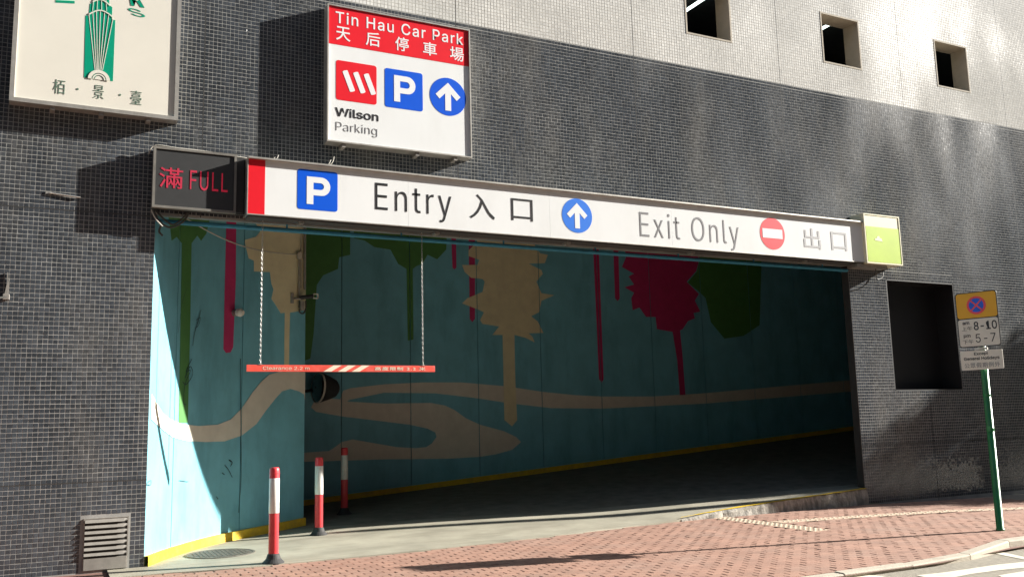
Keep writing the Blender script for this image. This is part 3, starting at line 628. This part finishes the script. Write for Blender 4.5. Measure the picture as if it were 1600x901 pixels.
# green and cream box at the right end of the beam
yG = D-.31
a_, b_, c_ = F(1349, 333, yG), F(1411.6, 415, yG), F(1404, 338.6, yG)
gx0, gx1, gz1, gz0 = a_[0], (b_[0]+c_[0])/2, (a_[1]+c_[1])/2, b_[1]
gs = thing('side_light_box', 'small cream and lime green light box at the right end of the beam', 'light box', ((gx0+gx1)/2, D, gz0))
obj('housing', frame_box(gx0, gx1, gz0, gz1, yG, D-.004, .02, 0), X['cacr'], gs)
gm = F(1375, 355, yG)[1]
obj('lime_panel', box(gx0+.035, gx1-.025, yG+.004, D-.02, gz0+.03, gm), X['lime'], gs)
obj('cream_panel', box(gx0+.02, gx1-.02, yG+.007, D-.03, gz0+.02, gz1-.02), X['cacr'], gs)
mz = F(1373, 373, yG)[1]; mx0 = F(1373, 373, yG)[0]
obj('faded_print', prism([(mx0-.09, mz-.03), (mx0+.09, mz-.045), (mx0+.07, mz+.01), (mx0+.03, mz+.015), (mx0+.02, mz+.05), (mx0-.03, mz+.04), (mx0-.04, mz+.01), (mx0-.085, mz)], yG+.002, yG+.0035), X['g2'] if False else X['cacr'], gs)
obj('under_bracket', box(gx0-.15, gx1-.3, yG+.08, D-.004, gz0-.06, gz0-.001), X['galv'], gs)
cbl = crom([(gx1-.55, D-.2, gz0-.02), (gx1-.45, D-.12, gz0-.22), (gx1-.25, D-.08, gz0-.17), (gx1-.2, D-.05, gz0-.01)], 6)
obj('cable', tube(cbl, .008, 6), X['cable'], gs)
# beige tower sign
yB_ = D-.16
a_, b_, c_ = F(22, 0, yB_), F(277, 190, yB_), F(15, 155, yB_)
ex0, ex1, ez0 = (a_[0]+c_[0])/2, (F(285, 0, yB_)[0]+b_[0])/2, (b_[1]+c_[1])/2; ez1 = ez0+3.0
bs = thing('estate_sign', 'cream box sign with a green tower logo at the top left of the facade', 'sign', ((ex0+ex1)/2, D, ez0))
obj('housing', frame_box(ex0, ex1, ez0, ez1, yB_, D-.004, .045, 0), X['alu'], bs)
yb = yB_+.015
obj('face_panel', box(ex0+.045, ex1-.045, yb, D-.05, ez0+.045, ez1-.045), X['beige'], bs)
def pxp(pts, y, sc=4, ox=0, oy=0): return [F(p/sc+ox, q/sc+oy, y) for p, q in pts]
lg = obj('tower_logo', add(prism(pxp([(525, 485), (535, 98), (556, 101), (562, 25), (578, 22), (582, -60), (680, -45), (684, 30), (702, 48), (700, 122), (721, 128), (706, 509)], yb), yb-.002, yb-.0005)), X['lgreen'], bs, label='green stepped tower emblem')
ln_ = []
def stroke(p, q, wd, y=yb-.004): 
    p, q = Vector(F(p[0]/4, p[1]/4, yb)), Vector(F(q[0]/4, q[1]/4, yb)); d = (q-p).normalized(); n = Vector((-d.y, d.x))*wd
    return prism([tuple(p+n), tuple(q+n), tuple(q-n), tuple(p-n)], y, y+.0015)
for k, (tx, bx, ty) in enumerate(((556, 594, 92), (580, 602, 74), (603, 609, 66), (628, 616, 66), (655, 624, 72), (681, 632, 86), (708, 641, 112))): 
    ln_.append(stroke((tx, ty), (bx, 440), .0035, yb-.004-.0002*k))
for tx, ty in ((590, -40), (612, -45), (635, -45), (660, -40)): ln_.append(stroke((tx, ty), (tx-2+(tx-625)*.25, 70), .003, yb-.0058))
arc = [(556+152*k/10, 92+20*k/10-34*math.sin(math.pi*k/10)) for k in range(11)]
arc2 = [(580+110*k/10, 14+26*k/10-26*math.sin(math.pi*k/10)) for k in range(11)]
for A in (arc, arc2):
    for k in range(10): ln_.append(stroke(A[k], A[k+1], .007, yb-.0065-.0001*k))
obj('logo_line', add(*ln_), X['beige'], lg)
cx, cz = F(618/4, 500/4, yb); R1 = .105
def halfring(r0, r1): 
    return [(cx+r1*math.cos(math.radians(a)), cz+r1*math.sin(math.radians(a))) for a in range(0, 181, 15)]+[(cx+r0*math.cos(math.radians(a)), cz+r0*math.sin(math.radians(a))) for a in range(180, -1, -15)]
obj('logo_arch', add(prism(halfring(.078, .115), yb-.0085, yb-.0065), prism(halfring(.053, .068), yb-.0085, yb-.0065), prism(halfring(.0, .045), yb-.0046, yb-.0030)), X['beige'], lg)
obj('logo_bar', prism(pxp([(347, 2), (467, 8), (467, 24), (347, 18)], yb), yb-.002, yb-.0005), X['lgreen'], bs)
text('logo_lettering', 'R', *[F(796/4, 30/4, yb)[0], F(905/4, 30/4, yb)[0]], F(850/4, 42/4, yb)[1], F(850/4, -60/4, yb)[1], yb-.003, X['lgreen'], bs, shear=-.2, bold=.02)
text('logo_lettering', 'S', F(800/4, 80/4, yb)[0], F(908/4, 80/4, yb)[0], F(850/4, 103/4, yb)[1], F(850/4, 58/4, yb)[1], yb-.003, X['lgreen'], bs, shear=-.4, bold=.0)
for ch, x0, y0, x1, y1 in (('栢', 83.5, 124.5, 102, 147), ('景', 146, 133.5, 162.5, 154.5), ('臺', 204.5, 142, 221.5, 163.5)):
    textpx('print_character', ch, x0, x1, y0, y1, (x0+x1)/2, yb-.003, X['dgreen'], bs, bold=-.008)
for px, py in ((121.3, 139.5), (187.7, 148.5)):
    c = F(px, py, yb); obj('print_dot', prism(disc(c[0], c[1], .012, .012, 12), yb-.003, yb-.001), X['dgreen'], bs)
multi('mounting_rail', [box(ex0+t, ex0+t+.05, D-.14, D-.002, ez0-.04, ez0-.001) for t in (.4, .9, 1.4)], X['galv'], bs)
# ------------------------------------------------------------ clearance bar on chains
yC = 11.0
a_, b_ = F(385, 575, yC), F(679, 574, yC); bz0_, bz1_ = F(385, 581, yC)[1]+.006, F(385, 569.5, yC)[1]
cb = thing('clearance_bar', 'red and cream height clearance bar hanging on two chains in the portal', 'clearance bar', ((a_[0]+b_[0])/2, yC, bz0_))
obj('bar', box(a_[0], b_[0], yC-.015, yC+.015, bz0_, bz1_, .003), X['barred'], cb)
for px in (517, 539.5, 561):
    x = F(px, 575, yC)[0]; obj('stripe', prism([(x-.10, bz0_+.002), (x-.0, bz0_+.002), (x+.13, bz1_-.002), (x+.03, bz1_-.002)], yC-.0175, yC-.0155), X['barcream'], cb)
text('clearance_lettering', 'Clearance 2.2 m', F(410, 575, yC)[0], F(483, 575, yC)[0], bz0_+.022, bz1_-.02, yC-.0175, X['barcream'], cb, bold=.0)
text('clearance_lettering', '高度限制 2.2 米', F(585, 574, yC)[0], F(664, 574, yC)[0], bz0_+.018, bz1_-.018, yC-.0175, X['barcream'], cb, bold=.01, space=1.2)
for px in (407, 661):
    x = F(px, 567, yC)[0]; links = []; z = bz1_+.012; k = 0
    while z < PZ+.2:
        ring = []
        for q in range(10):
            an = 2*math.pi*q/10; dx, dzz = .009*math.cos(an), .020*math.sin(an)
            ring.append((x+(dx if k % 2 else 0), yC+(0 if k % 2 else dx), z+.018+dzz))
        links.append(tube(ring+[ring[0]], .0026, 5)); z += .031; k += 1
    obj('chain', add(*links), X['chain'], cb)
    obj('shackle', add(tube([(x, yC, bz1_-.02), (x, yC, bz1_+.02)], .01, 8), box(x-.02, x+.02, yC-.02, yC+.02, bz1_, bz1_+.01)), X['galv'], cb)
# ------------------------------------------------------------ bollards
def bollard(x, y, z, label):
    t = thing('bollard', label, 'bollard', (x, y, z), 0, 'red and white traffic bollards in the driveway')
    r = .055
    obj('base', lathe([(.12, 0), (.12, .015), (.10, .035), (.08, .055), (.066, .10), (.055, .11)], 0, 0, 0, 24), X['rubber'], t, local=True, smooth=False)
    obj('post', lathe([(r-.004, .09), (r, .10), (r, 1.00), (r-.002, 1.03), (r-.01, 1.045)], 0, 0, 0, 28), X['bred'], t, local=True, smooth=True)
    obj('reflective_sleeve', lathe([(r+.0005, .545), (r+.002, .547), (r+.002, .925), (r+.0005, .927)], 0, 0, 0, 28), X['bwhite'], t, local=True, smooth=True)
    obj('groove', lathe([(r+.001, .975), (r+.003, .978), (r+.003, .984), (r+.001, .987)], 0, 0, 0, 28), X['bred'], t, local=True)
    return t
b1 = bollard(*G(427, 880), .002, 'nearest bollard, in full sunlight in front of the curved mural wall')
x, y = G(498, 835, .03); b2 = bollard(x, y, floor_z(x, y), 'middle bollard, standing where the sunlit strip meets the shade')
x, y = G(538, 803, .10); b3 = bollard(x, y, floor_z(x, y), 'farthest bollard, standing wholly in shade near the back mural wall')
for o_, s in ((b1, '•'),): pass
# ------------------------------------------------------------ small fittings
vt = thing('vent_grille', 'louvred vent grille low in the dark tiles left of the portal', 'vent', ((VENT[0]+VENT[1])/2, D, VENT[2]))
obj('frame', add(box(VENT[0], VENT[0]+.012, D-.012, D+.08, VENT[2], VENT[3]), box(VENT[1]-.012, VENT[1], D-.006, D+.08, VENT[2], VENT[3]), box(VENT[0]+.012, VENT[1]-.012, D-.010, D+.08, VENT[3]-.01, VENT[3])), X['vent'], vt)
obj('backing', box(VENT[0]+.012, VENT[1]-.012, D-.0008, D+.01, VENT[2]+.001, VENT[3]-.01), X['joint'], vt)
obj('blank_plate', box(VENT[0]+.012, VENT[1]-.012, D-.016, D-.001, VENT[2], VENT[2]+.125, .002), X['vent'], vt)
for k in range(7):
    z = VENT[2]+.145+k*.058; xa, xb = VENT[0]+.013, VENT[1]-.013
    v = [(xa, D-.003, z), (xb-.03, D-.003, z), (xb, D-.003, z+.016), (xa, D-.030, z+.004), (xb-.04, D-.030, z+.004), (xb, D-.026, z+.018), (xa, D-.012, z+.038), (xb-.03, D-.012, z+.038), (xb, D-.010, z+.034)]
    obj('louvre', (v, [(0, 3, 4, 1), (1, 4, 5, 2), (3, 6, 7, 4), (4, 7, 8, 5), (0, 6, 3)]), X['vent'], vt)
# bracket at the left edge, small rod
x, z = F(12, 460, D)
br = thing('wall_bracket', 'small broken steel bracket on the dark tiles at the far left', 'bracket', (x, D, z))
obj('plate', box(x-.045, x+.02, D-.05, D-.003, z-.06, z+.0, .004), X['galv'], br)
obj('spike', prism([(x-.03, z), (x+.012, z), (x+.008, z+.10), (x-.004, z+.17), (x-.008, z+.24), (x-.014, z+.24), (x-.012, z+.12)], D-.02, D-.006), X['galv'], br)
obj('stub_cable', tube([(x-.01, D-.04, z-.03), (x-.08, D-.07, z-.05), (x-.16, D-.03, z-.09)], .012, 6), X['cable'], br)
x, z = F(118, 308, D)
rb = tag(obj('steel_stub', add(tube([(x-.26, D-.012, z+.02), (x+.05, D-.02, z-.005)], .009, 6), box(x-.30, x-.24, D-.01, D-.003, z+.005, z+.035)), X['alu'], None), 'thin steel stub lying on the dark tiles left of the led box', 'rod')
# flood light on the curved wall
s, z = lpx(365, 489); p = lmap(s, z, 0); nrm = lw_at(s)[1]
wl = thing('wall_lamp', 'small round wall lamp on the magenta drip of the curved mural', 'lamp', (p.x, p.y, p.z))
obj('lamp_base', tube([p+nrm*.003, p+nrm*.05], .045, 14), X['galv'], wl)
obj('lamp_globe', tube([p+nrm*.05+Vector((.01, 0, .01)), p+nrm*.10+Vector((.02, 0, .0)), p+nrm*.13+Vector((.03, 0, -.01))], [.05, .06, .035], 14), X['pwhite'], wl)
# cctv camera, conduit and cable at the end of the curved wall
def lp3(px, py, d): s_, z_ = lpx(px, py); return lmap(s_, z_, d)
cc = thing('security_camera', 'security camera with conduit and junction boxes on the cream painted tree', 'camera', tuple(lp3(466, 460, 0)))
obj('conduit', add(tube([lp3(474, 352, .03), lp3(474, 452, .03)], .02, 8), tube([lp3(465, 398, .03), lp3(465, 466, .03)], .012, 8), tube([lp3(468, 450, .03), lp3(468, 358, .03)], .008, 6)), X['galv'], cc)
pj = lp3(467, 400, .0); obj('junction_box', box(pj.x-.035, pj.x+.035, pj.y-.07, pj.y-.01, pj.z-.05, pj.z+.05, .004), X['reveal'], cc)
pc = lp3(468, 468, .06)
obj('mount', add(tube([lp3(456, 466, .02), pc], .014, 8), tube([lp3(455, 458, .02), lp3(455, 474, .02)], .025, 8)), X['galv'], cc)
obj('camera_body', tube([pc+Vector((-.05, .0, .02)), pc+Vector((.16, -.04, .05))], .032, 12), X['dbox'], cc)
fp = pc+Vector((.19, -.05, .05))
obj('lens_hood', add(box(fp.x-.035, fp.x+.035, fp.y-.012, fp.y+.03, fp.z+.028, fp.z+.038), box(fp.x-.035, fp.x+.035, fp.y-.012, fp.y+.03, fp.z-.038, fp.z-.028), box(fp.x-.040, fp.x-.030, fp.y-.012, fp.y+.03, fp.z-.028, fp.z+.028), box(fp.x+.030, fp.x+.040, fp.y-.012, fp.y+.03, fp.z-.028, fp.z+.028)), X['pwhite'], cc)
loop = crom([lp3(464, 470, .05), lp3(463, 486, .06), lp3(469, 490, .06), lp3(474, 482, .05), lp3(474, 470, .05)], 5)
obj('cable_loop', tube(loop, .012, 6), X['cable'], cc)
obj('relay_box', box(pc.x-.03, pc.x+.03, pc.y-.02, pc.y+.03, pc.z-.17, pc.z-.03, .004), X['galv'], cc)
# long sagging cable from the LED box to the junction box
q0 = Vector((lx0+.32, D-.02, lz0-.03)); q1 = Vector((pj.x-.03, pj.y-.05, pj.z+.01)); pts = []
for k in range(21):
    t = k/20; p = q0.lerp(q1, t); p.z -= .16*math.sin(math.pi*t)*(1-.3*t); pts.append(p)
tag(obj('hanging_cable', tube(pts, .008, 6), X['lcable'], None), 'pale cable sagging from under the led box to the security camera conduit', 'cable')
# loose black cables below the LED box
cl = [crom([(lx0+.02, D-.05, lz0), (lx0+.10, D-.06, lz0-.14), (lx0+.22, D-.05, lz0-.20), (lx0+.36, D-.05, lz0-.12), (lx0+.42, D-.04, lz0+.0)], 5),
      crom([(lx0+.05, D-.04, lz0), (lx0+.16, D-.05, lz0-.12), (lx0+.26, D-.05, lz0-.16), (lx0+.38, D-.05, lz0-.05), (lx0+.4, D-.04, lz0)], 5),
      crom([(lx0+.12, D-.04, lz0-.17), (lx0+.10, D-.03, lz0-.25), (lx0+.14, D-.02, lz0-.3)], 4)]
cbs = tag(obj('cable_bundle', add(*[tube(c, .012, 6) for c in cl]), X['cable'], None), 'loose black cables looped under the led box', 'cable')
obj('pale_cable', tube(crom([(lx0-.0, D-.10, lz0-.02), (lx0+.05, D-.10, lz0-.12), (lx0+.13, D-.07, lz0-.2)], 5), .007, 6), X['lcable'], cbs)
# cable along the top of LED box and beam
tc_ = crom([(lx0-.05, D-.06, lz1-.08), (lx0+.02, D-.08, lz1+.03), (lx0+.25, D-.1, lz1+.02), (lx0+.6, D-.1, lz1+.015), (bx0, D-.12, bz1+.02), (bx0+.5, D-.1, bz1+.015)], 5)
tag(obj('top_cable', tube(tc_, .009, 6), X['lcable'], None), 'thin cable running along the top of the led box', 'cable')
for k, (xx, lab) in enumerate(((2.95, 'pair of wire ends curling up from the beam under the car park sign'), (2.25, 'short wire end curling up from the beam near its red end'), (7.3, 'stub of wire on top of the beam above the arrow badge'))):
    hgt = (.16, .1, .05)[k]
    tag(obj('loose_wire', add(tube(crom([(xx, D-.12, bz1), (xx+.08, D-.13, bz1+hgt*.5), (xx+.10, D-.13, bz1+hgt)], 4), .005, 5), tube(crom([(xx-.03, D-.12, bz1), (xx+.03, D-.13, bz1+hgt*.3), (xx+.06, D-.13, bz1+hgt*.7)], 4), .005, 5)), X['lcable'], None), lab, 'wire')
# convex mirror near the left end of the back wall
x, z = F(512, 605, YB-.45)
cm = thing('convex_mirror', 'dark round convex traffic mirror on the back mural wall behind the clearance bar', 'mirror', (x, YB, z))
ax = Vector((-.93, -.18, .05)).normalized(); c0 = Vector((x-.16, YB-.45, z))
def dome(c, ax, prof, n=24):
    a = ax.cross(Vector((0, 0, 1))).normalized(); b = ax.cross(a); v, f = [], []
    for r, h in prof:
        for k in range(n): q = 2*math.pi*k/n; v.append(tuple(c+ax*h+a*r*math.cos(q)+b*r*math.sin(q)))
    for i in range(len(prof)-1):
        for k in range(n): f.append((i*n+k, i*n+(k+1) % n, (i+1)*n+(k+1) % n, (i+1)*n+k))
    f.append(tuple(range(n))); return v, f
obj('mirror_shell', dome(c0, ax, [(.09, -.36), (.15, -.31), (.20, -.2), (.25, -.06), (.26, .01)]), X['dbox'], cm)
obj('mirror_face', dome(c0, ax, [(.25, .012), (.21, .035), (.12, .055), (.02, .062)]), X['mirror'], cm)
obj('rim', dome(c0, ax, [(.262, -.01), (.27, .005), (.262, .022), (.25, .02)]), X['pwhite'], cm)
obj('arm', tube([tuple(c0-ax*.12), (c0.x-.15, YB-.2, c0.z-.05), (c0.x-.15, YB, c0.z-.05)], .025, 8), X['dbox'], cm)
# slim steel post just inside the right jamb
# ------------------------------------------------------------ parking restriction sign on a green pole
px_, py_ = 10.625, 7.645
ang = math.atan2(-.24, .07)                              # plate runs this way (local +x)
ps = thing('parking_sign_post', 'green pole with yellow and white no stopping plates on the brick pavement', 'sign post', (px_, py_, 0), ang)
obj('pole', lathe([(.050, 0), (.050, .02), (.043, .022), (.043, 2.98), (.03, 3.0)], 0, 0, 0, 20), X['pgreen'], ps, local=True, smooth=True)
obj('pole_collar', add(lathe([(.046, 0), (.046, .03)], 0, 0, 1.66, 20), lathe([(.046, 0), (.046, .04)], 0, 0, 1.22, 20), box(-.02, .02, -.055, -.04, 1.22, 1.29)), X['pgreen'], ps, local=True)
yf = -.058; hw = .255
def plate(x0, x1, z0, z1, r, y0, y1): return prism(rrect(x0, x1, z0, z1, r, 5), y0, y1)
up = obj('upper_plate', plate(-hw, hw, 2.29, 3.0, .04, yf, yf+.006), X['black'], ps, local=True, label='plate with no stopping symbol and hours')
obj('yellow_field', plate(-hw+.012, hw-.012, 2.665, 2.988, .03, yf-.002, yf-.0004), X['pyel'], up, local=True)
obj('white_field', plate(-hw+.012, hw-.012, 2.302, 2.652, .03, yf-.002, yf-.0004), X['pwhite'], up, local=True)
obj('symbol_ring', prism(disc(0, 2.825, .118, .118), yf-.004, yf-.0022), X['pred'], up, local=True)
obj('symbol_disc', prism(disc(0, 2.825, .090, .090), yf-.006, yf-.0042), X['blue'], up, local=True)
for k_, s_ in enumerate((1, -1)): 
    d_ = Vector((s_*.7071, .7071)); n_ = Vector((-d_.y, d_.x))*.009
    obj('symbol_cross', prism([tuple(d_*.088+n_+Vector((0, 2.825))), tuple(-d_*.088+n_+Vector((0, 2.825))), tuple(-d_*.088-n_+Vector((0, 2.825))), tuple(d_*.088-n_+Vector((0, 2.825)))], yf-.008-.0004*k_, yf-.0062), X['pred'], up, local=True)
yt = yf-.004
text('plate_lettering', '8-10', -.055, .225, 2.505, 2.615, yt, X['black'], up, bold=.012, local=True)
text('plate_lettering', '5-7', -.045, .195, 2.345, 2.455, yt, X['black'], up, bold=.0, space=1.1, local=True)
text('plate_lettering', 'am', -.19, -.105, 2.585, 2.62, yt, X['black'], up, bold=.02, local=True)
text('plate_lettering', 'pm', -.19, -.105, 2.41, 2.455, yt, X['black'], up, bold=.02, local=True)
text('plate_lettering', '上午', -.205, -.075, 2.505, 2.56, yt, X['black'], up, local=True)
text('plate_lettering', '下午', -.205, -.075, 2.335, 2.39, yt, X['black'], up, local=True)
lp = obj('lower_plate', plate(-hw, hw, 2.0, 2.245, .015, yf, yf+.006), X['pwhite'], ps, local=True, label='small white plate with exception text')
text('plate_lettering', 'Except', -.085, .085, 2.178, 2.222, yf-.002, X['black'], lp, bold=.02, local=True)
text('plate_lettering', 'General Holidays', -.215, .215, 2.115, 2.165, yf-.002, X['black'], lp, bold=.02, local=True)
text('plate_lettering', '公眾假期例外', -.215, .215, 2.025, 2.09, yf-.002, X['g1'], lp, bold=.005, space=1.15, local=True)
obj('clamp', add(box(-.08, .08, yf+.007, -.03, 2.25, 2.28), box(-.08, .08, yf+.007, -.03, 2.9, 2.93), box(-.035, .035, yf-.004, yf+.006, 2.252, 2.284)), X['alu'], ps, local=True)
# ------------------------------------------------------------ off to the side: the tree that shades the right end, and the street behind
def tree(x, y, h, cz, r, label):
    t = thing('street_tree', label, 'tree', (x, y, 0))
    rs_ = random.Random(5)
    tr = [tube([(0, 0, 0), (.08, .03, h*.3), (-.03, .05, h*.6), (0, 0, cz)], [.2, .16, .12, .05], 10)]
    for k in range(9):
        a = k*2.4; tr.append(tube([(0, 0, cz-1.6+k*.12), (r*.5*math.cos(a), r*.5*math.sin(a), cz-.6+k*.12), (r*.8*math.cos(a), r*.8*math.sin(a), cz+.0+k*.15)], [.06, .04, .015], 6))
    obj('trunk', add(*tr), X['bark'], t, local=True)
    v, f = [], []
    for k in range(150):
        while True:
            c = Vector((rs_.uniform(-1, 1), rs_.uniform(-1, 1), rs_.uniform(-1, 1)))
            if .2 < c.length < 1: break
        c = c*r*rs_.uniform(.85, 1.0); c.z *= .9; c.z += cz
        for q in range(60):
            p = c+Vector((rs_.gauss(0, .28), rs_.gauss(0, .28), rs_.gauss(0, .22))); u = Vector((rs_.gauss(0, 1), rs_.gauss(0, 1), rs_.gauss(0, 1))).normalized(); w_ = u.cross(Vector((rs_.gauss(0, 1), rs_.gauss(0, 1), rs_.gauss(0, 1)))).normalized()
            i = len(v); L_ = rs_.uniform(.08, .14); v += [tuple(p-u*L_), tuple(p+w_*L_*.45), tuple(p+u*L_), tuple(p-w_*L_*.45)]; f.append((i, i+1, i+2, i+3))
    obj('crown', (v, f), X['leaf'], t, local=True, kind='stuff')
tree(28.4, 8.7, 6, 5.9, 2.1, 'street tree beyond the right end of the pavement, shading the wall')
lp_ = thing('street_post', 'plain grey steel post on the pavement beyond the parking sign', 'post', (17.2, 9.58, -.1))
obj('post', lathe([(.16, 0), (.16, .5), (.115, .55), (.11, 5.7), (.06, 5.8)], 0, 0, 0, 18), X['galv'], lp_, local=True)
obj('cap', lathe([(.09, 5.78), (.09, 5.84), (.03, 5.9)], 0, 0, 0, 18), X['galv'], lp_, local=True)
def block(x0, x1, y0, y1, h, label):
    t = thing('street_building', label, 'building', ((x0+x1)/2, y1, 0))
    obj('wall', box(x0, x1, y0, y1, -.2, h), X['far'], t)
    xw = x0+1
    gl = []
    while xw < x1-2:
        zz = 4.2
        while zz < h-2: gl.append(box(xw, xw+1.5, y1-.05, y1+.03, zz, zz+1.5)); zz += 3
        xw += 3
    multi('window', gl, X['glass'], t); multi('shopfront', [box(x0+.5+i*4.5, x0+4.3+i*4.5, y1-.05, y1+.04, .1, 3.1) for i in range(int((x1-x0)/4.6))], X['glass'], t)
block(-34, 3, -20, -6, 21, 'plain rendered block across the road behind the viewer, left')
block(3.5, 78, -20, -6.2, 20, 'plain rendered block across the road behind the viewer, right')
block(98, 130, -45, 4, 24, 'unseen plain block added at the far street end to cut low sky glow')  # added out of view, screens the bright low sky from the tiles
